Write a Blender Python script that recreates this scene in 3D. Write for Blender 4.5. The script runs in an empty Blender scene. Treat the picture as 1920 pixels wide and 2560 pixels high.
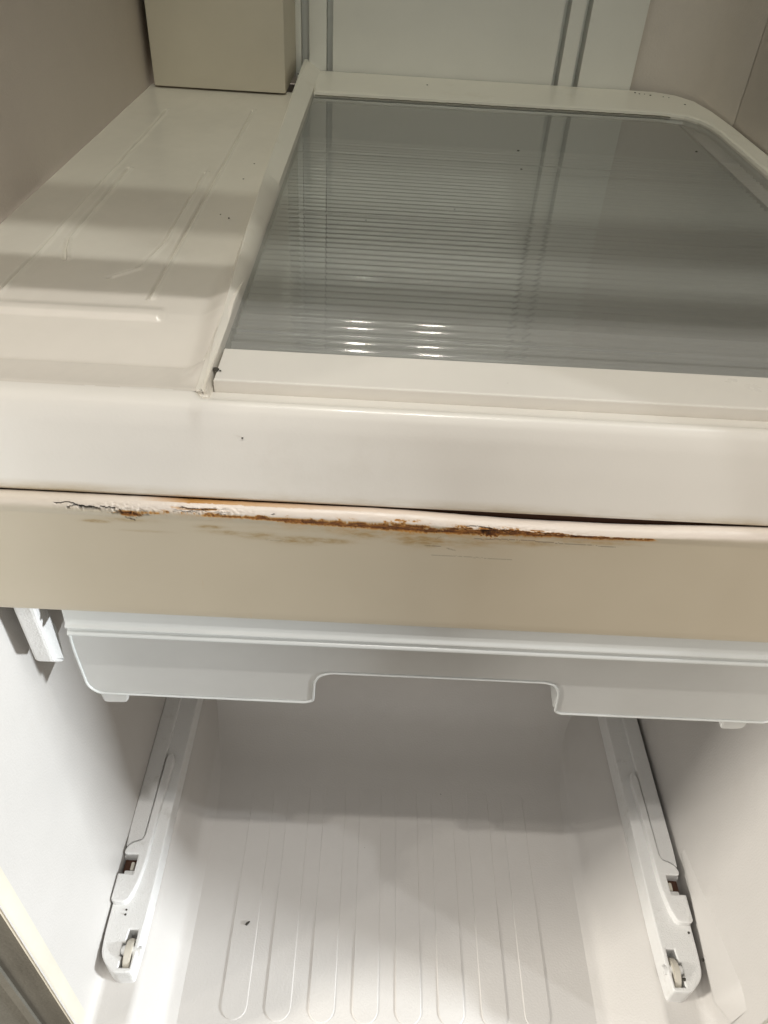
import bpy, bmesh, math, random
import numpy as np
from mathutils import Matrix, Vector

# ---------------------------------------------------------------- units
U = 0.14          # metres per layout unit
HF = 3.97         # depth of the compartment floor below the lens, in layout units
def W(x, y, h):   # x right, y into the cabinet, h downwards -> world metres (floor at z = 0)
    return (x * U, y * U, (HF - h) * U)

C = bpy.data.collections.new('scene'); bpy.context.scene.collection.children.link(C)
scn = bpy.context.scene
random.seed(4)

# ---------------------------------------------------------------- camera
Xc = Vector((0.99845491, 0.04992275, 0.02440321))
Yc = Vector((0.01384714, -0.64883724, 0.76080122))
Zc = Vector((-0.053815, 0.7592878, 0.64852601))
right = Vector((Xc[0], Yc[0], -Zc[0])); down = Vector((Xc[1], Yc[1], -Zc[1])); fwd = Vector((Xc[2], Yc[2], -Zc[2]))
cd = bpy.data.cameras.new('camera'); cam = bpy.data.objects.new('camera', cd); C.objects.link(cam)
m = Matrix.Identity(4)
for r in range(3):
    m[r][0] = right[r]; m[r][1] = -down[r]; m[r][2] = -fwd[r]
m.translation = Vector(W(0, 0, 0)); cam.matrix_world = m
cd.sensor_fit = 'HORIZONTAL'; cd.sensor_width = 36; cd.lens = 36 * 1923 / 1920
cd.clip_start = 0.01; cd.clip_end = 50
scn.camera = cam

# ---------------------------------------------------------------- room light and added fills
w = bpy.data.worlds.new('World'); scn.world = w; w.use_nodes = True
bg = w.node_tree.nodes['Background']; bg.inputs[1].default_value = 0.67
_n = w.node_tree.nodes; _l = w.node_tree.links     # a plain room: pale ceiling, beige walls, brown floor
_tc = _n.new('ShaderNodeTexCoord'); _sx = _n.new('ShaderNodeSeparateXYZ'); _l.new(_tc.outputs['Generated'], _sx.inputs[0])
_mr = _n.new('ShaderNodeMapRange'); _mr.inputs[1].default_value = -1; _mr.inputs[2].default_value = 1; _l.new(_sx.outputs['Z'], _mr.inputs[0])
_cr = _n.new('ShaderNodeValToRGB'); _l.new(_mr.outputs[0], _cr.inputs[0]); _l.new(_cr.outputs[0], bg.inputs[0])
_e = _cr.color_ramp.elements; _e[0].position = .25; _e[0].color = (.20, .15, .10, 1); _e[1].position = .80; _e[1].color = (.95, .92, .88, 1)
_x = _e.new(.5); _x.color = (.50, .45, .38, 1)
def lamp(name, x, y, h, watts, col, size):
    l = bpy.data.lights.new(name, 'AREA'); l.shape = 'DISK'; l.size = size; l.energy = watts; l.color = col
    o = bpy.data.objects.new(name, l); C.objects.link(o); o.location = W(x, y, h)
    d = Vector(W(0.2, 1.6, 2.0)) - o.location
    o.rotation_euler = d.to_track_quat('-Z', 'Y').to_euler(); return o
LY, LH = -2.6, -12.0
lamp('ceiling_lamp', -0.33, LY, LH, 4.7, (1.0, .96, .90), .035)
lamp('ceiling_lamp', 1.15, LY, LH, 4.7, (1.0, .96, .90), .035)
lamp('ceiling_lamp', 8.0, LY, LH, 6, (.94, .97, 1.0), .04)
lamp('ceiling_lamp', -7.0, LY, LH, 3.5, (1.0, .95, .86), .04)
def side_fill(name, x, y, h, watts, col):
    o = lamp(name, x, y, h, watts, col, .3)
    o.data.shape = 'RECTANGLE'; o.data.size = .09; o.data.size_y = .025
    d = (Vector(W(.2, 1.6, 2.2)) - o.location).normalized(); zx = -d; xx = Vector((1, 0, 0)); xx = (xx - zx*xx.dot(zx)).normalized(); yy = zx.cross(xx)
    R = Matrix((xx, yy, zx)).transposed(); o.rotation_euler = R.to_euler()
side_fill('side_fill', 5.2, 0.0, 2.5, 9.5, (.90, .96, 1.0))  # unseen lights at both sides, added to brighten the lower walls
side_fill('side_fill', -4.4, 0.0, 2.5, 5.5, (1.0, .955, .87))
o_ = lamp('cabinet_fill', .3, 2.2, -6.3, 3.2, (1.0, .965, .90), .22); o_.rotation_euler = (math.radians(28), 0, 0); o_.data.shape = 'RECTANGLE'; o_.data.size = .40; o_.data.size_y = .42  # unseen fill, added to brighten the upper compartment and back panel
scn.view_settings.view_transform = 'Standard'; scn.view_settings.look = 'None'
scn.view_settings.exposure = 0.15; scn.view_settings.gamma = 1
scn.render.engine = 'CYCLES'
scn.cycles.caustics_reflective = False; scn.cycles.caustics_refractive = False

# ---------------------------------------------------------------- materials
def plastic(name, col, rough=.38, peel=.12, scale=900, blotch=.06, spec=.5, dirt=None, coat=0):
    mt = bpy.data.materials.new(name); mt.use_nodes = True; N = mt.node_tree.nodes; L = mt.node_tree.links
    b = N['Principled BSDF']; b.inputs['Roughness'].default_value = rough; b.inputs['Specular IOR Level'].default_value = spec
    b.inputs['Coat Weight'].default_value = coat; b.inputs['Coat Roughness'].default_value = .12
    tc = N.new('ShaderNodeTexCoord')
    n1 = N.new('ShaderNodeTexNoise'); n1.inputs['Scale'].default_value = 14; n1.inputs['Detail'].default_value = 6; n1.inputs['Roughness'].default_value = .6
    L.new(tc.outputs['Object'], n1.inputs['Vector'])
    mp = N.new('ShaderNodeMapRange'); mp.inputs[1].default_value = .3; mp.inputs[2].default_value = .7
    mp.inputs[3].default_value = 1 - blotch; mp.inputs[4].default_value = 1 + blotch * .4
    L.new(n1.outputs['Fac'], mp.inputs[0])
    mx = N.new('ShaderNodeMix'); mx.data_type = 'RGBA'; mx.blend_type = 'MULTIPLY'; mx.inputs[0].default_value = 1
    mx.inputs[6].default_value = (*col, 1); L.new(mp.outputs[0], mx.inputs[7])
    out = mx.outputs[2]
    if dirt:
        n3 = N.new('ShaderNodeTexNoise'); n3.inputs['Scale'].default_value = dirt[1]; n3.inputs['Detail'].default_value = 9; n3.inputs['Roughness'].default_value = .7
        L.new(tc.outputs['Object'], n3.inputs['Vector'])
        r3 = N.new('ShaderNodeMapRange'); r3.inputs[1].default_value = .58; r3.inputs[2].default_value = .78; r3.inputs[4].default_value = dirt[2]
        L.new(n3.outputs['Fac'], r3.inputs[0])
        m3 = N.new('ShaderNodeMix'); m3.data_type = 'RGBA'; L.new(r3.outputs[0], m3.inputs[0]); L.new(out, m3.inputs[6]); m3.inputs[7].default_value = (*dirt[0], 1)
        out = m3.outputs[2]
    L.new(out, b.inputs['Base Color'])
    n2 = N.new('ShaderNodeTexNoise'); n2.inputs['Scale'].default_value = scale; n2.inputs['Detail'].default_value = 2
    L.new(tc.outputs['Object'], n2.inputs['Vector'])
    bp = N.new('ShaderNodeBump'); bp.inputs['Strength'].default_value = peel; bp.inputs['Distance'].default_value = .0006
    L.new(n2.outputs['Fac'], bp.inputs['Height'])
    bp2 = N.new('ShaderNodeBump'); bp2.inputs['Strength'].default_value = .12; bp2.inputs['Distance'].default_value = .002
    n4 = N.new('ShaderNodeTexNoise'); n4.inputs['Scale'].default_value = 22; L.new(tc.outputs['Object'], n4.inputs['Vector'])
    L.new(n4.outputs['Fac'], bp2.inputs['Height']); L.new(bp.outputs[0], bp2.inputs['Normal'])
    L.new(bp2.outputs[0], b.inputs['Normal'])
    n5 = N.new('ShaderNodeMapRange'); n5.inputs[3].default_value = rough * .8; n5.inputs[4].default_value = min(1, rough * 1.25)
    L.new(n1.outputs['Fac'], n5.inputs[0]); L.new(n5.outputs[0], b.inputs['Roughness'])
    return mt
YEL = (.33, .24, .12)
M = {}
M['wall']   = plastic('textured_wall_plastic', (.68, .62, .57), .5, .5, 700)
M['liner']  = plastic('white_liner_plastic', (.595, .572, .545), .34, .25, 800, .04, dirt=(YEL, 9, .10))
M['back']   = plastic('back_panel_plastic', (.87, .865, .83), .20, .12, 600, .04)
M['duct']   = plastic('air_duct_plastic', (.70, .65, .54), .45, .1, 700, .05)
M['shelf']  = plastic('white_shelf_plastic', (.75, .70, .63), .24, .05, 900, .05, dirt=(YEL, 11, .10))
M['rim']    = plastic('shelf_frame_plastic', (.77, .73, .655), .3, .1, 900, .05, dirt=(YEL, 30, .25))
M['trim']   = plastic('front_trim_plastic', (.76, .725, .665), .30, .05, 900, .04, dirt=(YEL, 8, .16), coat=.3)
M['rail']   = plastic('rail_plastic', (.76, .755, .74), .4, .6, 1200, .05, dirt=((.30, .27, .2), 55, .5))
M['roller'] = plastic('roller_plastic', (.62, .58, .50), .4, .1, 900, .1, dirt=((.12, .08, .04), 80, .7))
M['grime_shade']  = plastic('grime_and_recess_shade', (.060, .022, .009), .8, .6, 300, .3)  # dark brown grime; in the rails the colour also holds recess shade
M['flange'] = plastic('cabinet_flange_grey', (.15, .142, .12), .5, .3, 500, .2)
M['gasket'] = plastic('cream_edge_plastic', (.68, .64, .54), .35, .1, 500, .1)
M['gunk']   = plastic('dark_olive_grime', (.20, .19, .13), .8, .5, 400, .5)
M['speck']  = plastic('dark_crumb', (.05, .045, .035), .8, .5, 500, .2)

def edge_grime(mt, z0, z1, col, amt, sc=(14, 14, 60)):
    N = mt.node_tree.nodes; L = mt.node_tree.links; b = N['Principled BSDF']
    src = b.inputs['Base Color'].links[0].from_socket
    tc = N.new('ShaderNodeTexCoord'); sx = N.new('ShaderNodeSeparateXYZ'); L.new(tc.outputs['Object'], sx.inputs[0])
    r = N.new('ShaderNodeMapRange'); r.inputs[1].default_value = z0; r.inputs[2].default_value = z1; r.inputs[3].default_value = 1; r.inputs[4].default_value = 0; L.new(sx.outputs['Z'], r.inputs[0])
    mp = N.new('ShaderNodeMapping'); mp.inputs['Scale'].default_value = sc; L.new(tc.outputs['Object'], mp.inputs[0])
    n = N.new('ShaderNodeTexNoise'); n.inputs['Scale'].default_value = 1; n.inputs['Detail'].default_value = 7; n.inputs['Roughness'].default_value = .65; L.new(mp.outputs[0], n.inputs['Vector'])
    q = N.new('ShaderNodeMapRange'); q.inputs[1].default_value = .40; q.inputs[2].default_value = .66; q.inputs[4].default_value = amt; L.new(n.outputs['Fac'], q.inputs[0])
    m_ = N.new('ShaderNodeMath'); m_.operation = 'MULTIPLY'; L.new(r.outputs[0], m_.inputs[0]); L.new(q.outputs[0], m_.inputs[1])
    x = N.new('ShaderNodeMix'); x.data_type = 'RGBA'; L.new(m_.outputs[0], x.inputs[0]); L.new(src, x.inputs[6]); x.inputs[7].default_value = (*col, 1)
    L.new(x.outputs[2], b.inputs['Base Color'])
edge_grime(M['trim'], (HF-1.240)*U, (HF-1.205)*U, (.40, .30, .15), .95)
def glass_mat(name, tint, alpha_rough=.04, body=(.30, .33, .30), bw=.25, ior=1.5):
    mt = bpy.data.materials.new(name); mt.use_nodes = True; N = mt.node_tree.nodes; L = mt.node_tree.links
    N.remove(N['Principled BSDF']); o = N['Material Output']
    tr = N.new('ShaderNodeBsdfTransparent'); tr.inputs[0].default_value = (*tint, 1)
    df = N.new('ShaderNodeBsdfDiffuse'); df.inputs[0].default_value = (*body, 1)
    m1 = N.new('ShaderNodeMixShader'); m1.inputs[0].default_value = bw; L.new(tr.outputs[0], m1.inputs[1]); L.new(df.outputs[0], m1.inputs[2])
    gl = N.new('ShaderNodeBsdfGlossy'); gl.inputs['Roughness'].default_value = alpha_rough
    fr = N.new('ShaderNodeFresnel'); fr.inputs[0].default_value = ior
    m2 = N.new('ShaderNodeMixShader'); L.new(fr.outputs[0], m2.inputs[0]); L.new(m1.outputs[0], m2.inputs[1]); L.new(gl.outputs[0], m2.inputs[2])
    L.new(m2.outputs[0], o.inputs[0]); return mt
M['glass'] = glass_mat('grey_green_glass', (.92, .92, .905), .03, (.83, .83, .80), .19, 2.3)
M['glass_ribs'] = glass_mat('ribbed_glass_underside', (.90, .905, .88), .07, (.90, .90, .88), .55, 1.7)
M['clear'] = glass_mat('clear_shelf_glass', (.93, .95, .93), .03, (.3, .33, .3), .05)

def frosted(name, col, trans):
    mt = bpy.data.materials.new(name); mt.use_nodes = True; N = mt.node_tree.nodes; L = mt.node_tree.links
    N.remove(N['Principled BSDF']); o = N['Material Output']
    tc = N.new('ShaderNodeTexCoord'); no = N.new('ShaderNodeTexNoise'); no.inputs['Scale'].default_value = 18; no.inputs['Detail'].default_value = 5
    L.new(tc.outputs['Object'], no.inputs['Vector'])
    mr = N.new('ShaderNodeMapRange'); mr.inputs[3].default_value = trans - .11; mr.inputs[4].default_value = trans + .11; L.new(no.outputs['Fac'], mr.inputs[0])
    df = N.new('ShaderNodeBsdfDiffuse'); df.inputs[0].default_value = (*col, 1)
    tl = N.new('ShaderNodeBsdfTranslucent'); tl.inputs[0].default_value = (*col, 1)
    a = N.new('ShaderNodeMixShader'); a.inputs[0].default_value = .28; L.new(df.outputs[0], a.inputs[1]); L.new(tl.outputs[0], a.inputs[2])
    tr = N.new('ShaderNodeBsdfTransparent'); tr.inputs[0].default_value = (.93, .95, .94, 1)
    b = N.new('ShaderNodeMixShader'); L.new(mr.outputs[0], b.inputs[0]); L.new(a.outputs[0], b.inputs[1]); L.new(tr.outputs[0], b.inputs[2])
    gl = N.new('ShaderNodeBsdfGlossy'); gl.inputs['Roughness'].default_value = .20
    fr = N.new('ShaderNodeFresnel'); fr.inputs[0].default_value = 1.45
    c = N.new('ShaderNodeMixShader'); L.new(fr.outputs[0], c.inputs[0]); L.new(b.outputs[0], c.inputs[1]); L.new(gl.outputs[0], c.inputs[2])
    L.new(c.outputs[0], o.inputs[0]); return mt
M['frost'] = frosted('frosted_drawer_plastic', (.95, .95, .92), .20)
M['frost_edge'] = frosted('frosted_edge_plastic', (.95, .97, .95), .08)

def bar_mat():
    mt = bpy.data.materials.new('rusted_beige_paint'); mt.use_nodes = True; N = mt.node_tree.nodes; L = mt.node_tree.links
    b = N['Principled BSDF']; tc = N.new('ShaderNodeTexCoord')
    at = N.new('ShaderNodeAttribute'); at.attribute_name = 'wear_and_light'; sp = N.new('ShaderNodeSeparateColor'); L.new(at.outputs['Color'], sp.inputs[0])
    nz = N.new('ShaderNodeTexNoise'); nz.inputs['Scale'].default_value = 560; nz.inputs['Detail'].default_value = 6; nz.inputs['Roughness'].default_value = .7
    mpn = N.new('ShaderNodeMapping'); mpn.inputs['Scale'].default_value = (.42, 1, 1.5); L.new(tc.outputs['Object'], mpn.inputs[0]); L.new(mpn.outputs[0], nz.inputs['Vector'])
    big = N.new('ShaderNodeTexNoise'); big.inputs['Scale'].default_value = 12; big.inputs['Detail'].default_value = 5; L.new(tc.outputs['Object'], big.inputs['Vector'])
    cr = N.new('ShaderNodeValToRGB'); cr.color_ramp.elements[0].position = .3; cr.color_ramp.elements[0].color = (.055, .014, .004, 1)
    cr.color_ramp.elements[1].position = .72; cr.color_ramp.elements[1].color = (.56, .23, .035, 1)
    e = cr.color_ramp.elements.new(.5); e.color = (.20, .07, .014, 1); L.new(nz.outputs['Fac'], cr.inputs[0])
    def mix(fac, a, bb, lin=None):
        x = N.new('ShaderNodeMix'); x.data_type = 'RGBA'
        L.new(fac, x.inputs[0])
        for s, i in ((a, 6), (bb, 7)):
            if isinstance(s, tuple): x.inputs[i].default_value = (*s, 1)
            else: L.new(s, x.inputs[i])
        return x.outputs[2]
    mb = N.new('ShaderNodeMapRange'); mb.inputs[1].default_value = .3; mb.inputs[2].default_value = .7; L.new(big.outputs['Fac'], mb.inputs[0])
    paint = mix(mb.outputs[0], (.50, .44, .335), (.555, .49, .38))
    paint = mix(at.outputs['Alpha'], paint, (.74, .66, .585))  # paler bead: worn paint, with its lit top put into the colour
    smear = N.new('ShaderNodeMath'); smear.operation = 'MULTIPLY'; L.new(sp.outputs[2], smear.inputs[0])
    ms = N.new('ShaderNodeMapRange'); ms.inputs[1].default_value = .25; ms.inputs[2].default_value = .65; L.new(nz.outputs['Fac'], ms.inputs[0]); L.new(ms.outputs[0], smear.inputs[1])
    c1 = mix(smear.outputs[0], paint, (.33, .23, .10))
    ylw = N.new('ShaderNodeMapRange'); ylw.inputs[1].default_value = .0; ylw.inputs[2].default_value = .45; L.new(sp.outputs[0], ylw.inputs[0])
    c15 = mix(ylw.outputs[0], c1, (.52, .27, .07))
    dk = N.new('ShaderNodeMapRange'); dk.inputs[1].default_value = .35; dk.inputs[2].default_value = .85; L.new(sp.outputs[0], dk.inputs[0])
    c2 = mix(dk.outputs[0], c15, cr.outputs[0])
    c3 = mix(sp.outputs[1], c2, (.010, .010, .012))
    L.new(c3, b.inputs['Base Color'])
    rr = N.new('ShaderNodeMapRange'); rr.inputs[3].default_value = .34; rr.inputs[4].default_value = .85; L.new(sp.outputs[0], rr.inputs[0]); L.new(rr.outputs[0], b.inputs['Roughness'])
    bp = N.new('ShaderNodeBump'); bp.inputs['Distance'].default_value = .0008
    bs = N.new('ShaderNodeMapRange'); bs.inputs[3].default_value = .04; bs.inputs[4].default_value = .9; L.new(sp.outputs[0], bs.inputs[0]); L.new(bs.outputs[0], bp.inputs['Strength'])
    L.new(nz.outputs['Fac'], bp.inputs['Height']); L.new(bp.outputs[0], b.inputs['Normal'])
    return mt
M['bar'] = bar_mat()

# ---------------------------------------------------------------- helpers
def empty(name, loc, label=None, cat=None, group=None):
    o = bpy.data.objects.new(name, None); C.objects.link(o); o.location = loc; o.empty_display_size = .02
    if label: o['label'] = label
    if cat: o['category'] = cat
    if group: o['group'] = group
    return o
def link(name, me, mat, parent=None, smooth=False, label=None):
    o = bpy.data.objects.new(name, me); C.objects.link(o)
    if mat: me.materials.append(mat)
    if smooth: me.polygons.foreach_set('use_smooth', [True] * len(me.polygons))
    if parent:
        o.parent = parent
        if parent.type == 'EMPTY': o.matrix_parent_inverse = Matrix.Translation(-parent.location)
    if label: o['label'] = label
    return o
def mesh(name, verts, faces, mat, parent=None, smooth=False, label=None):
    me = bpy.data.meshes.new(name); me.from_pydata([W(*v) for v in verts], [], faces); me.update()
    bm = bmesh.new(); bm.from_mesh(me); bmesh.ops.recalc_face_normals(bm, faces=bm.faces); bm.to_mesh(me); bm.free()
    return link(name, me, mat, parent, smooth, label)
def box(name, x0, x1, y0, y1, h0, h1, mat, parent=None, bev=.008, label=None, seg=2):
    bm = bmesh.new()
    bmesh.ops.create_cube(bm, size=1)
    a, b = W(x0, y0, h1), W(x1, y1, h0)
    for v in bm.verts:
        for k in range(3): v.co[k] = a[k] if v.co[k] < 0 else b[k]
    if bev: bmesh.ops.bevel(bm, geom=bm.edges[:], offset=bev * U, segments=seg, profile=.6, affect='EDGES')
    me = bpy.data.meshes.new(name); bm.to_mesh(me); bm.free()
    o = link(name, me, mat, parent, False, label); sm(o); return o
def sm(o, ang=40):
    me = o.data; me.polygons.foreach_set('use_smooth', [True] * len(me.polygons))
    bm = bmesh.new(); bm.from_mesh(me)
    for e in bm.edges:
        if len(e.link_faces) == 2 and e.calc_face_angle(0) > math.radians(ang): e.smooth = False
    bm.to_mesh(me); bm.free()
def plate(name, outs, d0, d1, mat, parent=None, plane='xy', bev=.006, label=None, ang=18):
    """outline(s) in the plane (xy: at height h=d0..d1; yh: at x=d0..d1; xh: at y=d0..d1); later outlines are holes"""
    from mathutils.geometry import tessellate_polygon
    lo, hi = sorted((d0, d1)); bev = min(bev, (hi - lo) * .45)
    def area(p): return sum(p[i-1][0]*p[i][1] - p[i][0]*p[i-1][1] for i in range(len(p))) / 2
    loops = []
    for k, pts in enumerate(outs):
        q = [pts[0]]
        for p in pts[1:]:
            if math.hypot(p[0]-q[-1][0], p[1]-q[-1][1]) > 3e-4: q.append(p)
        if math.hypot(q[0][0]-q[-1][0], q[0][1]-q[-1][1]) < 3e-4: q.pop()
        if (area(q) > 0) != (k == 0): q.reverse()      # solid always to the left
        loops.append(q)
    def inset(q, d):
        r = []
        for i in range(len(q)):
            a, b, c = q[i-1], q[i], q[(i+1) % len(q)]
            e1 = Vector((b[0]-a[0], b[1]-a[1])).normalized(); e2 = Vector((c[0]-b[0], c[1]-b[1])).normalized()
            n1 = Vector((-e1.y, e1.x)); n2 = Vector((-e2.y, e2.x)); nn = n1 + n2
            l = nn.length_squared
            nn = nn * (2 / l) if l > .3 else n1
            r.append((b[0] + nn.x*d, b[1] + nn.y*d))
        return r
    ring = [(lo, bev), (lo + bev*.3, bev*.3), (lo + bev, 0), (hi - bev, 0), (hi - bev*.3, bev*.3), (hi, bev)]
    V = []; F = []; capi = []
    for q in loops:
        n = len(q); base = len(V)
        for dd, ins in ring:
            for a, b in (inset(q, ins) if ins else q): V.append((a, b, dd))
        for r_ in range(len(ring)-1):
            for i in range(n):
                F.append((base+r_*n+i, base+r_*n+(i+1) % n, base+(r_+1)*n+(i+1) % n, base+(r_+1)*n+i))
        capi.append((base, n))
    for off, in ((0,), (len(ring)-1,)):
        polys = []; ids = []
        for base, n in capi:
            r_ = list(range(base+off*n, base+off*n+n)); ids += r_
            polys.append([Vector((V[i][0], V[i][1], 0)) for i in r_])
        for t in tessellate_polygon(polys): F.append(tuple(ids[i] for i in t))
    fn = {'xy': lambda a, b, c: (a, b, c), 'yh': lambda a, b, c: (c, a, b), 'xh': lambda a, b, c: (a, c, b)}[plane]
    o = mesh(name, [fn(*v) for v in V], F, mat, parent, False, label); sm(o, ang); return o
def fillet(pts, r, n=5, closed=True):
    """round the corners of a polyline"""
    out = []; N = len(pts)
    for i, p in enumerate(pts):
        if not closed and i in (0, N - 1): out.append(tuple(p)); continue
        rr = r[i] if isinstance(r, (list, tuple)) else r
        P0 = Vector(pts[i - 1]); P = Vector(p); P1 = Vector(pts[(i + 1) % N])
        a = (P0 - P); b = (P1 - P); l = min(rr, a.length * .45, b.length * .45)
        if l < 1e-5: out.append(tuple(p)); continue
        A = P + a.normalized() * l; B = P + b.normalized() * l
        for k in range(n + 1):
            t = k / n; out.append(tuple(A * (1 - t) ** 2 + P * 2 * t * (1 - t) + B * t * t))
    return out
def sweep_y(name, prof, ys, mat, parent=None, label=None, smooth=True, ang=50, cap=False):
    """profile of (x, h) carried along y; prof may be a function of y"""
    V = []; F = []; n = len(prof(ys[0]) if callable(prof) else prof)
    for y in ys:
        for x, h in (prof(y) if callable(prof) else prof): V.append((x, y, h))
    for j in range(len(ys) - 1):
        for i in range(n - 1): F.append((j*n+i, j*n+i+1, (j+1)*n+i+1, (j+1)*n+i))
    if cap: F.append(tuple(range(n))); F.append(tuple(range((len(ys)-1)*n, len(ys)*n)))
    o = mesh(name, V, F, mat, parent, smooth, label); sm(o, ang); return o
def sweep_x(name, prof, xs, mat, parent=None, label=None, ang=50):
    V = []; F = []; n = len(prof(xs[0]) if callable(prof) else prof)
    for x in xs:
        for y, h in (prof(x) if callable(prof) else prof): V.append((x, y, h))
    for j in range(len(xs) - 1):
        for i in range(n - 1): F.append((j*n+i, j*n+i+1, (j+1)*n+i+1, (j+1)*n+i))
    o = mesh(name, V, F, mat, parent, True, label); sm(o, ang); return o
def cyl_x(name, x0, x1, y, h, r, mat, parent=None, n=32, bev=.004):
    bm = bmesh.new(); bmesh.ops.create_cone(bm, cap_ends=True, segments=n, radius1=r*U, radius2=r*U, depth=(x1-x0)*U)
    bmesh.ops.bevel(bm, geom=[e for e in bm.edges if abs(e.verts[0].co.z - e.verts[1].co.z) < 1e-9], offset=bev*U, segments=2, affect='EDGES')
    bm.transform(Matrix.Translation(Vector(W((x0+x1)/2, y, h))) @ Matrix.Rotation(math.pi/2, 4, 'Y'))
    me = bpy.data.meshes.new(name); bm.to_mesh(me); bm.free(); o = link(name, me, mat, parent); sm(o, 40); return o
def lin(a, b, n): return [a + (b - a) * i / (n - 1) for i in range(n)]

def tube(name, pts, r, mat, parent, n=8):
    V = []; F = []
    P = [Vector(W(*p)) for p in pts]
    for i, c in enumerate(P):
        t = (P[min(i+1, len(P)-1)] - P[max(i-1, 0)]).normalized(); a = Vector((0, 1, 0)); a = (a - t*a.dot(t)).normalized() if abs(t.y) < .9 else Vector((1, 0, 0)); b = t.cross(a)
        for k in range(n):
            th = 2*math.pi*k/n; V.append(c + (a*math.cos(th) + b*math.sin(th))*r*U)
    for i in range(len(P)-1):
        for k in range(n): F.append((i*n+k, i*n+(k+1) % n, (i+1)*n+(k+1) % n, (i+1)*n+k))
    me = bpy.data.meshes.new(name); me.from_pydata([tuple(v) for v in V], [], F); me.update()
    return link(name, me, mat, parent, True)
# numpy value noise -------------------------------------------------
_rng = np.random.RandomState(7); _T = _rng.rand(256, 256)
def vn(x, y):
    xi = np.floor(x).astype(int); yi = np.floor(y).astype(int); fx = x - xi; fy = y - yi
    fx = fx*fx*(3-2*fx); fy = fy*fy*(3-2*fy)
    g = lambda a, b: _T[a % 256, b % 256]
    return (g(xi, yi)*(1-fx)+g(xi+1, yi)*fx)*(1-fy) + (g(xi, yi+1)*(1-fx)+g(xi+1, yi+1)*fx)*fy
def fbm(x, y, o=4):
    s = 0; a = .5; t = 0
    for i in range(o): s = s + a*vn(x*2**i+17*i, y*2**i+31*i); t += a; a *= .55
    return s/t
def ss(a, b, x):
    t = np.clip((x-a)/(b-a), 0, 1); return t*t*(3-2*t)

# ================================================================ REFRIGERATOR CABINET
fridge = empty('refrigerator', W(.265, 2.5, HF),
   'open white refrigerator cabinet with a rusty front crossbar and a pair of slide rails below', 'refrigerator')
UXL, UXR = -1.262, 1.825     # upper compartment walls
YB = 5.1                     # back panel
TOP = -6.6
# lower compartment liner, one moulded sweep
def lower_prof(y):
    left = [(-1.045, 1.02), (-1.045, 3.5), (-1.04, 3.68), (-1.02, 3.72), (-.875, 3.72), (-.853, 3.74), (-.80, 3.90), (-.775, 3.95), (-.72, 3.97)]
    rgt = [(1.165, 3.97), (1.215, 3.95), (1.245, 3.90), (1.375, 3.74), (1.395, 3.72), (1.56, 3.72), (1.59, 3.68), (1.597, 3.5), (1.597, 1.02)]
    return left + rgt
lw = lower_prof(0)
def side(name, pts):
    return sweep_y(name, fillet(pts, .03, 4, False), lin(.98, 5.2, 40), M['liner'], fridge)
side('left_wall_liner', lw[:9]); side('right_wall_liner', lw[9:])
# floor with rounded rear ramp
fl = [(.98, 3.97), (2.20, 3.97), (2.50, 3.955), (2.70, 3.87), (2.85, 3.70), (2.95, 3.40), (3.02, 2.9), (3.10, 2.45), (5.0, 2.40), (5.14, 2.3), (5.15, 1.07)]
flr = sweep_x('floor_liner', fillet(fl, .22, 6, False), lin(-1.05, 1.6, 12), M['liner'], fridge)
# raised ribs on the floor
for i in range(8):
    x0 = -.538 + i * .1965; x1 = x0 + .118
    pts = [(x1, 2.62), (x0, 2.62)]
    cx = (x0+x1)/2; r = (x1-x0)/2
    for k in range(13):
        a = math.pi + math.pi * k / 12
        pts.append((cx + r*math.cos(a), 1.185 + r*1.0*math.sin(a)))
    plate('floor_rib', [pts], 3.975, 3.9662, M['liner'], fridge, 'xy', .0035, ang=6)
# front edge of the cabinet: cream rim and dark grey flange at both sides
for s, xe in ((-1, -1.04), (1, 1.62)):
    V = []; F = []
    prof = [(0, 1.05), (0, .995), (.007, .982), (.016, .980), (.024, .987), (.027, 1.01)]
    hs = lin(1.0, 4.15, 24)
    for h in hs:
        for dx, y in prof: V.append((xe + s*dx, y, h))
    n = len(prof)
    for j in range(len(hs)-1):
        for i in range(n-1): F.append((j*n+i, j*n+i+1, (j+1)*n+i+1, (j+1)*n+i))
    mesh('front_rim', V, F, M['gasket'], fridge, True)
    fx = [(.027, 1.0), (.06, .998), (.095, .995), (.10, 1.0), (.155, .998), (.16, .99), (.20, .995), (.205, 1.005), (.45, 1.0)]
    V = []; F = []
    for h in hs:
        for dx, y in fx: V.append((xe + s*dx, y, h))
    n = len(fx)
    for j in range(len(hs)-1):
        for i in range(n-1): F.append((j*n+i, j*n+i+1, (j+1)*n+i+1, (j+1)*n+i))
    mesh('front_flange', V, F, M['flange'], fridge, False)

# upper compartment walls
box('left_side_wall', UXL-.25, UXL, .95, 5.35, TOP, 1.30, M['wall'], fridge, .02)
box('right_side_wall', UXR, UXR+.25, .95, 5.35, TOP, 1.30, M['wall'], fridge, .02)
box('cabinet_ceiling', UXL-.25, UXR+.25, .95, 5.35, TOP-.3, TOP, M['wall'], fridge, .02)
# rear right corner, curved, then the back wall
cor = [(1.40, 5.17), (1.42, 5.17), (1.56, 5.15), (1.68, 5.08), (1.76, 4.98), (1.80, 4.85), (1.815, 4.65), (1.823, 4.4)]
V = []; F = []
for h in (TOP, -2.8, -.8, 1.2):
    for x, y in cor: V.append((x, y, h))
n = len(cor)
for j in range(3):
    for i in range(n-1): F.append((j*n+i, j*n+i+1, (j+1)*n+i+1, (j+1)*n+i))
mesh('rear_wall', V, F, M['wall'], fridge, True)
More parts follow.
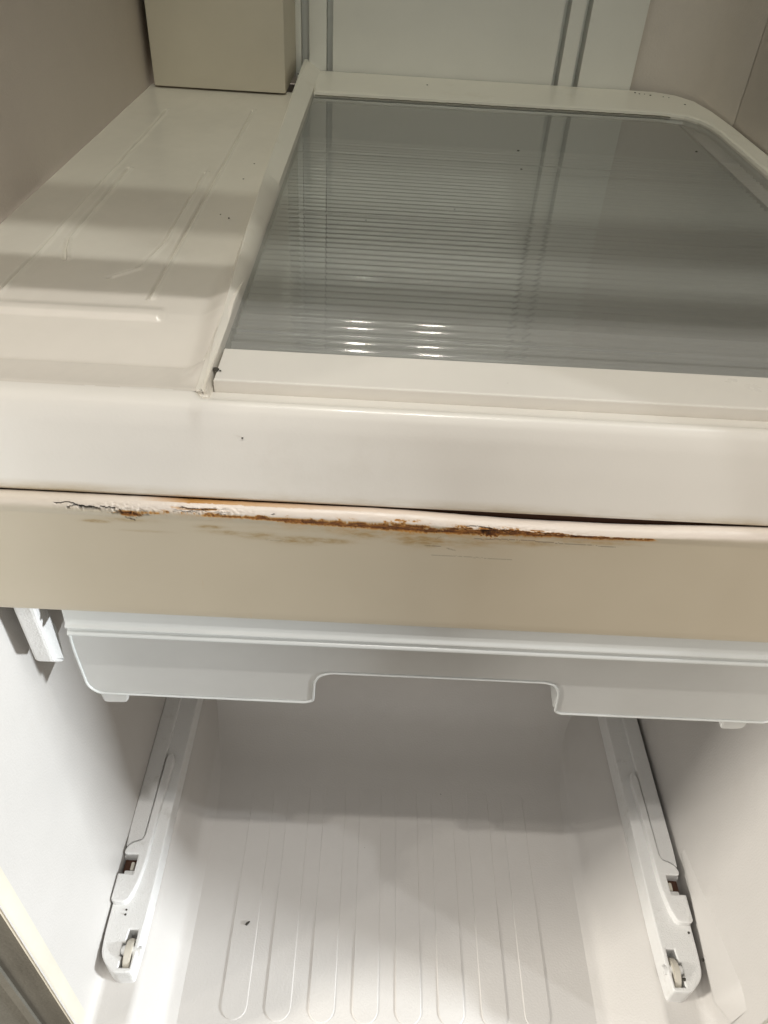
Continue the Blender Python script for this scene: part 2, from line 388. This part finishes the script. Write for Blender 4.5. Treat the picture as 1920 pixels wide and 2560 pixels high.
# back panel in vertical sections with grooves between them
for a, b in ((-.455, -.356), (-.320, .970), (1.006, 1.088), (1.124, 1.437)):
    box('back_panel', a, b, YB, YB+.120, TOP, 1.08, M['back'], fridge, .004)
box('groove_strip', -1.3, 1.46, YB+.118, YB+.16, TOP, 1.08, M['back'], fridge, .0)
box('back_panel', -.535, -.500, YB-.01, YB+.05, TOP, 1.02, M['back'], fridge, .006)
box('air_duct_cover', -1.226, -.531, 4.54, 5.16, TOP, .992, M['duct'], fridge, .012)

# rusty crossbar --------------------------------------------------
def build_bar():
    cy, ch, r = 1.467, 1.2685, .024
    prof = []
    for a in lin(math.radians(150), math.radians(10), 34): prof.append((cy - r*math.cos(a), ch - r*math.sin(a)))
    for t in lin(0, 1, 8)[1:]: prof.append((1.4435 + .0065*t*t*(3-2*t), 1.269 + .030*t))
    for t in lin(0, 1, 55)[1:]: prof.append((1.450 + .001*t, 1.299 + .147*t))
    for t in lin(0, 1, 9)[1:]: prof.append((1.451, 1.446 + .207*t))
    prof += [(1.4525, 1.658), (1.457, 1.662), (1.465, 1.663), (1.52, 1.663), (1.58, 1.663), (1.60, 1.60), (1.60, 1.34)]
    prof = np.array(prof); n = len(prof)
    X = np.linspace(-1.26, 1.82, 1650); m_ = len(X)
    PX = np.repeat(X[:, None], n, 1); PY = np.repeat(prof[None, :, 0], m_, 0).copy(); PH = np.repeat(prof[None, :, 1], m_, 0).copy()
    # surface coordinates: p along the bar (0..1920 across the seen part), d downwards from the top of the bead
    hh = np.maximum(PH, 1.25)
    p = (PX/1.29 + .719)/.000797
    d = (1.165 - PY/PH) * 969
    d = np.where(np.arange(n)[None, :] < 9, np.minimum(d, 2), d)
    wob = (fbm(p/90, p*0+3) - .5)
    rust = np.zeros_like(p); crack = np.zeros_like(p); halo = 0*p; smear = np.zeros_like(p)
    nA = fbm(p/14, d/7); nB = fbm(p/5+40, d/3.0+9); nC = fbm(p/60+11, d/12+5); nS = fbm(p/38+3, d/2.2+50)
    # rusty line under the bead
    lower = 33 + 3*wob*4 + np.where(p > 600, 6*ss(600, 1100, p), 0) - 12*ss(1250, 1650, p)*0
    ln_c = np.interp(p, [250, 360, 480, 600, 760, 900, 1050, 1200, 1300, 1450, 1560, 1640], [30, 29, 27, 30, 34, 38, 40, 38, 37, 37, 37, 37])
    ln_w = np.interp(p, [300, 380, 480, 600, 760, 900, 1050, 1200, 1300, 1450, 1580, 1640], [0, 3, 3.5, 6, 8, 10, 11, 10, 8, 8, 5, 0]) * (.30 + 1.5*nC) * (1 + .25*ss(850, 1000, p)*(1-ss(1250, 1400, p)))
    q = (d - ln_c)/np.maximum(ln_w, .01)
    e = np.clip(1.05 - np.where(q < 0, np.abs(q)*.62, np.abs(q)*1.3) + (nA-.5)*2.1*(q < 0) + (nB-.5)*.8, 0, 1)
    rust = np.maximum(rust, ss(.05, .95, e) * (ln_w > .3))
    rust = np.maximum(rust, .22*np.exp(-np.abs(q)*.8)*ss(.35, .6, nA*.5+nC*.5)*(ln_w > 1))
    # flaky zones
    def zone(pc, pw, dc, dw): return np.exp(-((p-pc)/pw)**2 - ((d-dc)/dw)**2)
    z = zone(325, 42, 34, 11); rust = np.maximum(rust, ss(.47, .62, z*.55 + nS*.45 + (nA-.5)*.3) * (z > .2))
    z = zone(1212, 38, 32, 17); rust = np.maximum(rust, ss(.28, .44, z*.7 + (nB-.5)*.6 + .08)); z = zone(1208, 26, 33, 11); crack = np.maximum(crack, .8*ss(.34, .56, z*.75 + (nB-.5)*.7))
    z = zone(1300, 115, 25, 11); rust = np.maximum(rust, ss(.49, .60, z*.45 + nS*.62 + (nA-.5)*.35) * (z > .15))
    z = zone(490, 85, 14, 11); rust = np.maximum(rust, .6*ss(.60, .72, z*.4 + nS*.65) * (z > .15))
    # dirt at the upper edge of the bead
    upc = np.interp(p, [350, 480, 900, 1100, 1250, 1750], [0, .45, .1, .05, .0, 0])
    rust = np.maximum(rust, upc*ss(.4, .9, 1 - (d+7)/3.0 + (nA-.5)*1.6)*(d < 6))
    # open cracks
    def line(pts, w_, amt=1.0, rag=2.0):
        nonlocal crack
        xs = [a for a, b in pts]; ys = [b for a, b in pts]
        c = np.interp(p, xs, ys) + (fbm(p/7+xs[0], p*0) - .5)*rag*2
        ww = w_ * (.45 + 1.1*fbm(p/11+9, p*0+xs[0]))
        mk = np.clip(1.25 - np.abs(d-c)/ww, 0, 1) * ss(xs[0]-4, xs[0]+5, p) * (1-ss(xs[-1]-5, xs[-1]+4, p))
        crack = np.maximum(crack, amt*ss(.1, .6, mk))
    line([(154, 12), (170, 14), (182, 8), (196, 10), (206, 15)], 1.5)
    line([(200, 15), (215, 19), (235, 21), (252, 22), (266, 26)], 4.4)
    line([(266, 16), (280, 19), (302, 20)], 2.3)
    line([(176, 24), (190, 23), (201, 19)], 1.2, .8)
    rl = np.random.RandomState(3)
    for p0, p1, d0, d1, n_, a_ in ((285, 392, 22, 40, 16, .75), (430, 560, 8, 24, 12, .7), (1190, 1290, 16, 36, 14, .8), (1250, 1450, 16, 36, 26, .7), (600, 1180, 24, 34, 14, .4), (1130, 1200, 10, 24, 7, .7)):
        for k_ in range(n_):
            a = rl.uniform(p0, p1); L_ = rl.uniform(8, 32); dd = rl.uniform(d0, d1); sl = rl.uniform(-4, 6)
            line([(a, dd), (a+L_*.5, dd+sl*.5+rl.uniform(-2, 2)), (a+L_, dd+sl)], rl.uniform(.6, 1.5), a_*rl.uniform(.5, 1), 1.5)
    line([(297, 22), (305, 34)], 1.8, .9, 1)
    line([(285, 37), (320, 33), (350, 35)], 2.2, .9)
    line([(305, 27), (345, 25), (378, 26)], 1.1, .8)
    line([(318, 45), (342, 50)], 1.8, .7)
    line([(385, 27), (410, 26)], 1.0, .8)
    line([(455, 8), (490, 12), (545, 9)], 1.2, .8)
    line([(470, 22), (500, 15), (520, 14)], 1.1, .7)
    line([(676, 17), (684, 15)], 1.3, .9, .5)
    line([(1150, 15), (1180, 11), (1215, 18)], 1.2, .8)
    line([(1205, 25), (1240, 23), (1276, 21)], 1.8, .85)
    line([(1300, 20), (1330, 24), (1366, 23), (1400, 29)], 1.2, .8)
    line([(1340, 34), (1380, 31), (1432, 36)], 1.2, .8)
    line([(1175, 57), (1230, 55), (1300, 54), (1360, 57), (1400, 58)], 1.1, .55, 2)
    line([(1400, 58), (1470, 59), (1540, 62)], .9, .55, .7)
    line([(1075, 107), (1130, 106), (1200, 108), (1280, 109)], .9, .36, 1.5)
    line([(1045, 81), (1095, 82)], 1.0, .5, .5)
    line([(655, 87), (700, 89)], .9, .25, .8)
    line([(1080, 63), (1092, 56)], .9, .5, .5)
    line([(1110, 86), (1135, 92)], 1.2, .4, .5)
    # smears on the face below
    for pc, pw, dc, dw, am in ((245, 28, 59, 4, .65), (522, 32, 60, 4.5, .55), (560, 55, 73, 6, .4), (640, 50, 78, 9, .4), (740, 60, 84, 10, .62), (810, 55, 82, 7, .6), (900, 50, 62, 9, .5), (1045, 55, 70, 13, .75),
                           (1150, 70, 66, 14, .35), (330, 60, 52, 6, .3), (360, 50, 80, 3, .3), (1300, 120, 62, 8, .3), (1000, 260, 52, 9, .3), (1470, 100, 52, 5, .35)):
        smear = np.maximum(smear, 2.3*am*zone(pc, pw, dc, dw)*np.clip(.55+.9*nC+.6*(nA-.5), 0, 1.4))
    smear = np.clip(smear, 0, 1)
    # the shape of the damage
    disp = .0035*rust*(nB-.35) - .010*ss(.6, .95, crack)*(d < 50) - .0022*rust
    fl_ = np.maximum.reduce([zone(300, 110, 20, 14), zone(520, 90, 14, 14), zone(1290, 160, 22, 14)])
    disp = disp + fl_*(.5-np.abs(fbm(p/15+5, d/5)-.5)*3)*.0055 + .0012*(fbm(p/40, d/9)-.5)*(d < 40)
    sag = .0140*ss(900, 1350, p)*(1-ss(1480, 1900, p))*(1-ss(18, 34, d))
    g = np.gradient(prof, axis=0); nrm = np.stack([-g[:, 1], g[:, 0]], 1); nrm /= np.linalg.norm(nrm, axis=1)[:, None]
    PY += nrm[None, :, 0]*disp; PH += nrm[None, :, 1]*disp + sag
    co = np.stack([PX*U, PY*U, (HF-PH)*U], -1).reshape(-1, 3)
    idx = np.arange(m_*n).reshape(m_, n)
    F = np.stack([idx[:-1, :-1], idx[:-1, 1:], idx[1:, 1:], idx[1:, :-1]], -1).reshape(-1, 4)
    me = bpy.data.meshes.new('crossbar'); me.vertices.add(len(co)); me.vertices.foreach_set('co', co.ravel())
    me.loops.add(F.size); me.loops.foreach_set('vertex_index', F.ravel().astype(np.int32))
    me.polygons.add(len(F)); me.polygons.foreach_set('loop_start', np.arange(0, F.size, 4, dtype=np.int32))
    me.update(calc_edges=True)
    ca = me.color_attributes.new('wear_and_light', 'FLOAT_COLOR', 'POINT')
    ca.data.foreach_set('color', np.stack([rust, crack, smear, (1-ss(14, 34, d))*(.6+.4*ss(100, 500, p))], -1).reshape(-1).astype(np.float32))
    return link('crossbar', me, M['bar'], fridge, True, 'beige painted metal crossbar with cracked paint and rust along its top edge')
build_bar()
box('seam_backing', -1.26, 1.82, 1.488, 1.56, 1.16, 1.34, M['grime_shade'], fridge, 0)

# slide rails -----------------------------------------------------
CX = .265
def make_rail(s):
    def P(pts): return [(CX + s*a, y) for a, y in pts]
    base = plate('slide_rail', [P(fillet([(1.135, 2.75), (1.135, 1.49), (1.139, 1.29), (1.147, 1.182), (1.222, 1.177), (1.290, 1.240), (1.298, 1.32), (1.300, 1.574), (1.232, 1.573), (1.230, 1.665), (1.303, 1.665), (1.305, 2.75)], [0, 0, .03, .015, .02, .05, .05, 0, 0, 0, 0, 0])),
                        P([(1.158, 1.35), (1.196, 1.35), (1.200, 1.30), (1.212, 1.298), (1.213, 1.245), (1.202, 1.243), (1.205, 1.2), (1.158, 1.2)])],
                 3.725, 3.602, M['rail'], fridge, 'xy', .006)
    g = .006
    plate('fixed_strip', [P(fillet([(1.307, 2.75), (1.226, 2.75), (1.226, 2.17), (1.231, 1.758), (1.239, 1.744), (1.281, 1.728), (1.303, 1.70), (1.307, 1.8)], [0, 0, 0, .01, .01, .01, .02, 0]))],
          3.61, 3.582, M['rail'], base, 'xy', .005)
    plate('slider', [P(fillet([(1.218, 2.16), (1.207, 2.192), (1.188, 2.192), (1.178, 2.16), (1.188, 1.85), (1.192, 1.62), (1.206, 1.52), (1.226, 1.462), (1.245, 1.45), (1.288, 1.449), (1.303, 1.46), (1.303, 1.575), (1.234, 1.574), (1.232, 1.663), (1.296, 1.663), (1.300, 1.685), (1.279, 1.716), (1.234, 1.734), (1.224, 1.757)],
                                  [.02, .02, .02, .02, .05, .05, .05, .03, .02, .01, .01, .005, .005, .005, .01, .02, .02, .01, .01]))],
          3.61, 3.568, M['rail'], base, 'xy', .006)
    a, b = sorted((CX + s*1.234, CX + s*1.286)); box('latch_tab', a, b, 1.576, 1.603, 3.60, 3.66, M['rail'], base, .008)
    a, b = sorted((CX + s*1.25, CX + s*1.268)); box('latch_spring', a, b, 1.61, 1.65, 3.615, 3.70, M['roller'], base, .008)
    a, b = sorted((CX + s*1.163, CX + s*1.193)); cyl_x('roller', a, b, 1.262, 3.655, .068, M['roller'], base)
    a, b = sorted((CX + s*1.125, CX + s*1.212)); cyl_x('axle', a, b, 1.272, 3.622, .020, M['rail'], base, 20)
    # moulded pocket outside the rail, on the wall
    return base
make_rail(-1); make_rail(1)
# dark bottoms of the rail openings: grime, plus recess shade put into the colour
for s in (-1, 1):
    a, b = sorted((CX + s*1.15, CX + s*1.31)); box('rail_opening_dark', a, b, 1.262, 1.67, 3.695, 3.735, M['grime_shade'], fridge, 0)
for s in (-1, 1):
    a, b = sorted((CX + s*1.236, CX + s*1.298)); box('rail_opening_dark', a, b, 1.606, 1.662, 3.628, 3.69, M['grime_shade'], fridge, 0)
# bracket on the left wall under the crossbar
plate('support_bracket', [fillet([(1.462, 1.60), (1.530, 1.60), (1.541, 1.771), (1.556, 1.86), (1.541, 1.975), (1.530, 1.992), (1.476, 1.925)], .012)], -.985, -.925, M['rail'], fridge, 'yh', .01)
# moulded swelling in the right wall beside the rail
def swell(y):
    t = float(np.clip((1.74 - y)/.60, 0, 1)); e = float(ss(1.06, 1.14, y)); k = t*e
    return [(1.603, 3.50 - .15*t), (1.597 - .006*k, 3.508 - .14*t), (1.590 - .040*k, 3.535), (1.592 - .040*k, 3.555), (1.603, 3.60)]
sweep_y('wall_moulding', swell, lin(1.05, 1.76, 40), M['liner'], fridge)

# ================================================================ GLASS SHELF
shelf = empty('glass_shelf', W(.28, 1.6, 1.03),
   'white framed shelf with ribbed glass pane, solid tray at its left and wide front trim', 'shelf')
# tray with pressed ribs (height field)
def build_tray():
    xs = np.linspace(-1.258, -.392, 300); ys = np.concatenate([np.linspace(1.575, 2.2, 150), np.linspace(2.2, 4.62, 500)[1:]])
    X, Y = np.meshgrid(xs, ys, indexing='ij')
    H = np.interp(ys, [1.575, 1.590, 1.600, 1.742, 1.752, 1.764, 1.93, 1.975, 2.1, 5], [.994, .9955, .998, 1.034, 1.037, 1.036, 1.006, 1.0, 1.0, 1.0])
    k = np.exp(-np.linspace(-2, 2, 5)**2); k /= k.sum(); H = np.convolve(np.pad(H, 2, mode='edge'), k, 'valid')
    Hh = np.repeat(H[None, :], len(xs), 0).copy()
    def seg(pts, w_=.005, amp=.006):
        D = np.full_like(X, 9.)
        for (ax, ay), (bx, by) in zip(pts[:-1], pts[1:]):
            dx, dy = bx-ax, by-ay; L2 = dx*dx+dy*dy; t = np.clip(((X-ax)*dx+(Y-ay)*dy)/L2, 0, 1)
            D = np.minimum(D, np.hypot(X-ax-t*dx, Y-ay-t*dy))
        return D, np.exp(-(D/w_)**2)*amp
    for pts in ([(-1.067, 4.12), (-1.062, 2.5), (-1.075, 1.98)], [(-1.008, 3.2), (-1.010, 2.46), (-.992, 2.38), (-.965, 2.30)],
                [(-.660, 4.2), (-.652, 2.4), (-.651, 2.06)], [(-.706, 3.2), (-.702, 2.46), (-.735, 2.26), (-.80, 2.19)]):
        D, g = seg(pts, .0045, .011); Hh += g
        D, g = seg([(a+.012, b) for a, b in pts], .006, -.006); Hh += g
    # plateau between the pairs of lines
    for a, b in ((-1.064, -1.008), (-.704, -.655)):
        Hh -= .006*(ss(a-.003, a+.003, X)*(1-ss(b-.003, b+.003, X)))*ss(2.3, 2.6, Y)*(1-ss(3.1, 3.3, Y))
    Hh += .004*(fbm(X*6, Y*3)-.5)
    Hh -= .012*ss(1.930, 1.948, Y)*(1-ss(1.955, 2.02, Y))*(1-ss(-.60, -.575, X))
    # cove up to the divider at the right
    Hh -= .034*ss(-.500, -.415, X)**1.5*ss(1.60, 1.72, Y)*(1-ss(2.0, 2.5, Y))
    n = len(ys); idx = np.arange(len(xs)*n).reshape(len(xs), n)
    co = np.stack([X, Y, Hh], -1).reshape(-1, 3).tolist()
    F = np.stack([idx[:-1, :-1], idx[1:, :-1], idx[1:, 1:], idx[:-1, 1:]], -1).reshape(-1, 4).tolist()
    return mesh('solid_tray', co, F, M['shelf'], shelf, True)
build_tray()
# divider between tray and glass
def dprof(y):
    top = float(np.interp(y, [1.556, 1.6, 1.8, 2.1, 2.5, 2.9, 5.2], [.9935, .986, .968, .953, .938, .928, .928]))
    lb = float(np.interp(y, [1.6, 2.0, 2.4, 3.4, 4.2, 5.2], [-.422, -.434, -.452, -.472, -.493, -.514]))
    lt = lb + .022
    rt = float(np.interp(y, [1.6, 2.4, 3.2, 5.2], [-.404, -.420, -.442, -.468]))
    lt = min(lt, rt - .004)
    return [(lb, 1.10), (lb+.004, .99), (lt, top+.010), (lt+.004, top), (rt-.002, top), (rt+.006, top+.006), (-.392, .975), (-.388, 1.0), (-.388, 1.05)]
sweep_y('divider', dprof, lin(1.578, 5.12, 130), M['rim'], shelf, ang=35, cap=True)
box('divider_foot', -.436, -.386, 1.570, 1.80, 1.004, 1.07, M['rim'], shelf, .010)
# rear and right frame
plate('frame', [[(-.44, 5.095), (1.58, 5.095), (1.70, 5.03), (1.775, 4.90), (1.805, 4.70), (1.818, 4.4), (1.818, 1.60), (1.705, 1.60), (1.705, 4.25), (1.695, 4.38), (1.665, 4.48), (1.61, 4.55), (1.50, 4.585), (-.387, 4.57)]],
      1.06, .975, M['rim'], shelf, 'xy', .016)
random.seed(9)
gl = []
for i_ in range(140):
    t = i_/139; pth = [(-.38, 4.566), (1.50, 4.581), (1.61, 4.546), (1.663, 4.476), (1.693, 4.376), (1.702, 4.2)]
    k_ = t*5 if t > .2 else t*5
    seg_ = [0, .78, .83, .87, .92, 1.0]
    xx_ = float(np.interp(t, seg_, [p_[0] for p_ in pth])); yy_ = float(np.interp(t, seg_, [p_[1] for p_ in pth]))
    gl.append((xx_ + random.uniform(-.001, .001), yy_ - .001 + random.uniform(-.0008, .0006), .9935 + random.uniform(-.001, .001)))
tube('dirt_line', gl[:112], .0024, M['gunk'], shelf, 6)
# glass strip of the front frame
plate('front_strip', [[(-.383, 1.618), (-.383, 1.774), (1.72, 1.778), (1.72, 1.618)]], 1.04, .985, M['trim'], shelf, 'xy', .004)
# glass pane: flat slab with moulded ribs
def build_pane():
    ys = np.arange(1.765, 4.60, .0042); 
    top = 0*ys; amp = np.interp(ys, [1.76, 2.6, 3.1], [.0006, .0005, 0])
    ph = (ys-1.765)/.0435
    rib = np.abs(np.sin(np.pi*ph))
    h = 1.000 - amp*rib
    # three stronger ridges
    for c in (1.905, 2.83, 3.56): h -= .0022*np.exp(-((ys-c)/.006)**2)
    xs = [-.395, .3, 1.0, 1.71]
    V = []; F = []; n = len(ys)
    for x in xs:
        for y, hh in zip(ys, h): V.append((x, float(y), float(hh)))
    for j in range(len(xs)-1):
        for i in range(n-1): F.append((j*n+i, (j+1)*n+i, (j+1)*n+i+1, j*n+i+1))
    o = mesh('glass_pane', V, F, M['glass'], shelf, True)
    # underside with the prismatic ribs
    V = []; F = []
    rb = np.abs(np.sin(np.pi*(ys-1.765)/.0435))
    for x in xs:
        for y, r_ in zip(ys, rb): V.append((x, float(y), 1.030 + .014*float(r_)*(1 if y < 3.9 else 0)))
    for j in range(len(xs)-1):
        for i in range(n-1): F.append((j*n+i, (j+1)*n+i, (j+1)*n+i+1, j*n+i+1))
    mesh('glass_underside', V, F, M['glass_ribs'], shelf, True)
build_pane()
# front trim (fascia)
fp = [(1.635, 1.07), (1.628, 1.035), (1.612, 1.014), (1.575, 1.012), (1.560, 1.006), (1.548, .996), (1.535, .998), (1.522, 1.012), (1.508, 1.045), (1.490, 1.12), (1.474, 1.205), (1.470, 1.232), (1.476, 1.243), (1.49, 1.245), (1.50, 1.20)]
fL = [(1.635, 1.08), (1.628, 1.07), (1.620, 1.05), (1.606, 1.008), (1.592, .998), (1.575, .994), (1.550, .999), (1.528, 1.012), (1.510, 1.045), (1.490, 1.12), (1.474, 1.205), (1.470, 1.232), (1.476, 1.243), (1.49, 1.245), (1.50, 1.20)]
def fasc(x):
    t = float(ss(-.43, -.395, np.array(x)))
    return fillet([(a[0]*(1-t)+b[0]*t, a[1]*(1-t)+b[1]*t) for a, b in zip(fL, fp)], .02, 4, False)
sweep_x('front_trim', fasc, lin(-1.262, -.52, 20) + lin(-.50, -.37, 14) + lin(-.35, 1.822, 40), M['trim'], shelf, ang=60)

# ================================================================ FROSTED DRAWER
dr = empty('shallow_drawer', W(.36, 1.9, 2.14), 'frosted translucent plastic drawer with a notched front hanging below the rusty bar', 'drawer')
YD = 1.52
xl, xr = -.880, 1.420
out = [(xl+.015, 1.66), (xl, 1.9), (-.872, 2.100), (-.845, 2.136), (-.165, 2.139), (-.140, 2.128), (-.136, 2.03), (-.12, 1.995), (-.085, 1.978), (.600, 1.978), (.635, 1.990), (.655, 2.03), (.662, 2.128), (.680, 2.140),
       (1.375, 2.140), (1.405, 2.115), (xr, 1.9), (xr-.01, 1.66)]
fo = fillet(out, [0, .05, .03, .03, .02, .015, .03, .02, .03, .03, .02, .02, .01, .02, .03, .03, .05, 0])
plate('front_panel', [fo], YD+.004, YD+.022, M['frost'], dr, 'xh', .004)
tube('edge_lip', [(x, YD+.002, h) for x, h in fo], .0045, M['frost_edge'], dr)
tube('corner_edge', [(-.152, YD+.024, h_) for h_ in lin(1.80, 2.125, 12)], .008, M['frost_edge'], dr)
tube('corner_edge', [(.672, YD+.024, h_) for h_ in lin(1.80, 2.125, 12)], .008, M['frost_edge'], dr)
tube('corner_edge', [(-.868 + .006*(h_ - 1.8)/.3, YD+.024, h_) for h_ in lin(1.80, 2.10, 12)], .009, M['frost_edge'], dr)
# stepped rim at the top
rp = [(YD+.02, 1.60), (1.478, 1.62), (1.470, 1.735), (1.461, 1.741), (1.460, 1.748), (1.471, 1.753), (1.472, 1.764), (1.461, 1.769), (1.460, 1.779), (1.472, 1.784), (1.515, 1.790), (YD+.008, 1.80)]
sweep_x('rim', fillet(rp, .006, 3, False), lin(xl+.03, xr-.03, 30), M['frost_edge'], dr)
# sides of the handle notch, side walls and bottom
plate('notch_side', [fillet([(YD+.01, 1.80), (YD+.01, 2.13), (YD+.13, 2.10), (YD+.16, 1.80)], .02)], -.150, -.138, M['frost'], dr, 'yh', .003)
plate('notch_side', [fillet([(YD+.01, 1.80), (YD+.01, 2.13), (YD+.13, 2.10), (YD+.16, 1.80)], .02)], .656, .668, M['frost'], dr, 'yh', .003)
for a, b in ((xl, xl+.015), (xr-.015, xr)):
    plate('side_panel', [fillet([(YD+.02, 1.68), (YD+.02, 2.13), (2.9, 2.10), (2.9, 1.68)], .04)], a, b, M['frost'], dr, 'yh', .004)
box('bottom_panel', xl+.01, xr-.01, YD+.16, 2.9, 1.975, 1.99, M['frost'], dr, .003)
box('back_panel', xl+.01, xr-.01, 2.88, 2.90, 1.68, 1.98, M['frost'], dr, .003)
for a, b in ((-.845, -.745), (1.232, 1.330)):
    plate('foot', [fillet([(a, 2.12), (a+.008, 2.196), (b-.012, 2.192), (b, 2.12)], .018)], YD+.006, YD+.10, M['frost'], dr, 'xh', .006)

# ================================================================ UPPER SHELVES (their front bars shade the lower one)
def upper_shelf(yb, hb, t, lab):
    e = empty('upper_shelf', W(.28, yb, hb), lab, 'shelf', 'shelves higher up in the cabinet')
    box('shelf_front_bar', UXL+.03, UXR-.03, yb, yb+.075, hb-t, hb, M['shelf'], e, .02)
    box('shelf_rear_bar', UXL+.03, UXR-.03, 4.7, 4.78, hb-.2, hb, M['shelf'], e, .02)
    box('glass_pane', UXL+.04, UXR-.04, yb+.05, 4.72, hb-.12, hb-.09, M['clear'], e, .0)
upper_shelf(1.428, -.8, .37, 'glass shelf with white front bar next above the ribbed glass shelf')
upper_shelf(1.13, -2.6, .55, 'topmost glass shelf with a deep white front bar')

# ================================================================ CRUMBS
def crumb(name, x, y, h, sx, sy, sz, rot, label=None, parent=None):
    bm = bmesh.new(); bmesh.ops.create_icosphere(bm, subdivisions=2, radius=1)
    for v in bm.verts:
        k = .75 + .5*random.random(); v.co = Vector((v.co.x*sx, v.co.y*sy, v.co.z*sz))*k*U
    bm.transform(Matrix.Translation(Vector(W(x, y, h))) @ Matrix.Rotation(rot, 4, 'Z'))
    me = bpy.data.meshes.new(name); bm.to_mesh(me); bm.free(); return link(name, me, M['speck'], None)
c = crumb('crumb', -.469, 1.532, 3.963, .014, .006, .005, .75)
c['label'] = 'black oblong crumb lying on the ribbed floor, left of the middle'; c['category'] = 'crumb'

specks = [(-.085, 2.22, 3.965), (.35, 2.30, 3.965), (.63, 2.35, 3.965)]
bm = bmesh.new()
def speck(x, y, h, r):
    t = bmesh.ops.create_icosphere(bm, subdivisions=1, radius=r*U)['verts']
    for v in t:
        v.co = Vector((v.co.x*(.7+.6*random.random()), v.co.y*(.7+.6*random.random()), v.co.z*.45)) + Vector(W(x, y, h))
for x, y, h, r in ((.085, 1.93, 3.968, .005), (.50, 2.25, 3.968, .006), (-1.145, 2.08, .999, .004), (-.53, 3.35, .999, .004), (-.53, 2.72, .998, .0045), (-.565, 2.75, .998, .003),
                   (-.545, 3.15, .999, .004), (-.50, 4.75, .975, .006), (-.505, 4.95, .974, .006), (.23, 4.88, .974, .006), (1.45, 5.02, .974, .006), (1.47, 5.0, .974, .005), (1.53, 4.98, .974, .006), (1.50, 5.0, .974, .004),
                   (1.60, 4.96, .974, .004), (1.63, 4.95, .974, .004), (1.68, 4.8, .974, .006), (.62, 3.78, .999, .006), (1.50, 3.95, .999, .006), (.60, 3.50, .999, .005), (.28, 2.95, .999, .003), (-.05, 2.78, .999, .003),
                   (-.384, 1.66, .982, .009), (-.372, 1.655, .982, .003), (-.30, 1.5, 1.07, .003), (1.535, 1.72, 3.60, .010), (1.545, 1.42, 3.60, .006), (1.575, 1.31, 3.60, .008), (1.47, 1.23, 3.60, .009), (-1.035, 1.47, 3.60, .006),
                   (-.966, 1.43, 3.60, .005), (-.965, 1.41, 3.60, .006), (-1.0, 1.92, 3.60, .006), (1.497, 1.55, 3.60, .008)):
    speck(x, y, h, r)
me = bpy.data.meshes.new('dust_specks'); bm.to_mesh(me); bm.free()
sp_ = link('dust_specks', me, M['speck']); sp_['kind'] = 'stuff'; sp_['label'] = 'scattered tiny dark specks of dirt on shelf, rails and floor'; sp_['category'] = 'dirt'
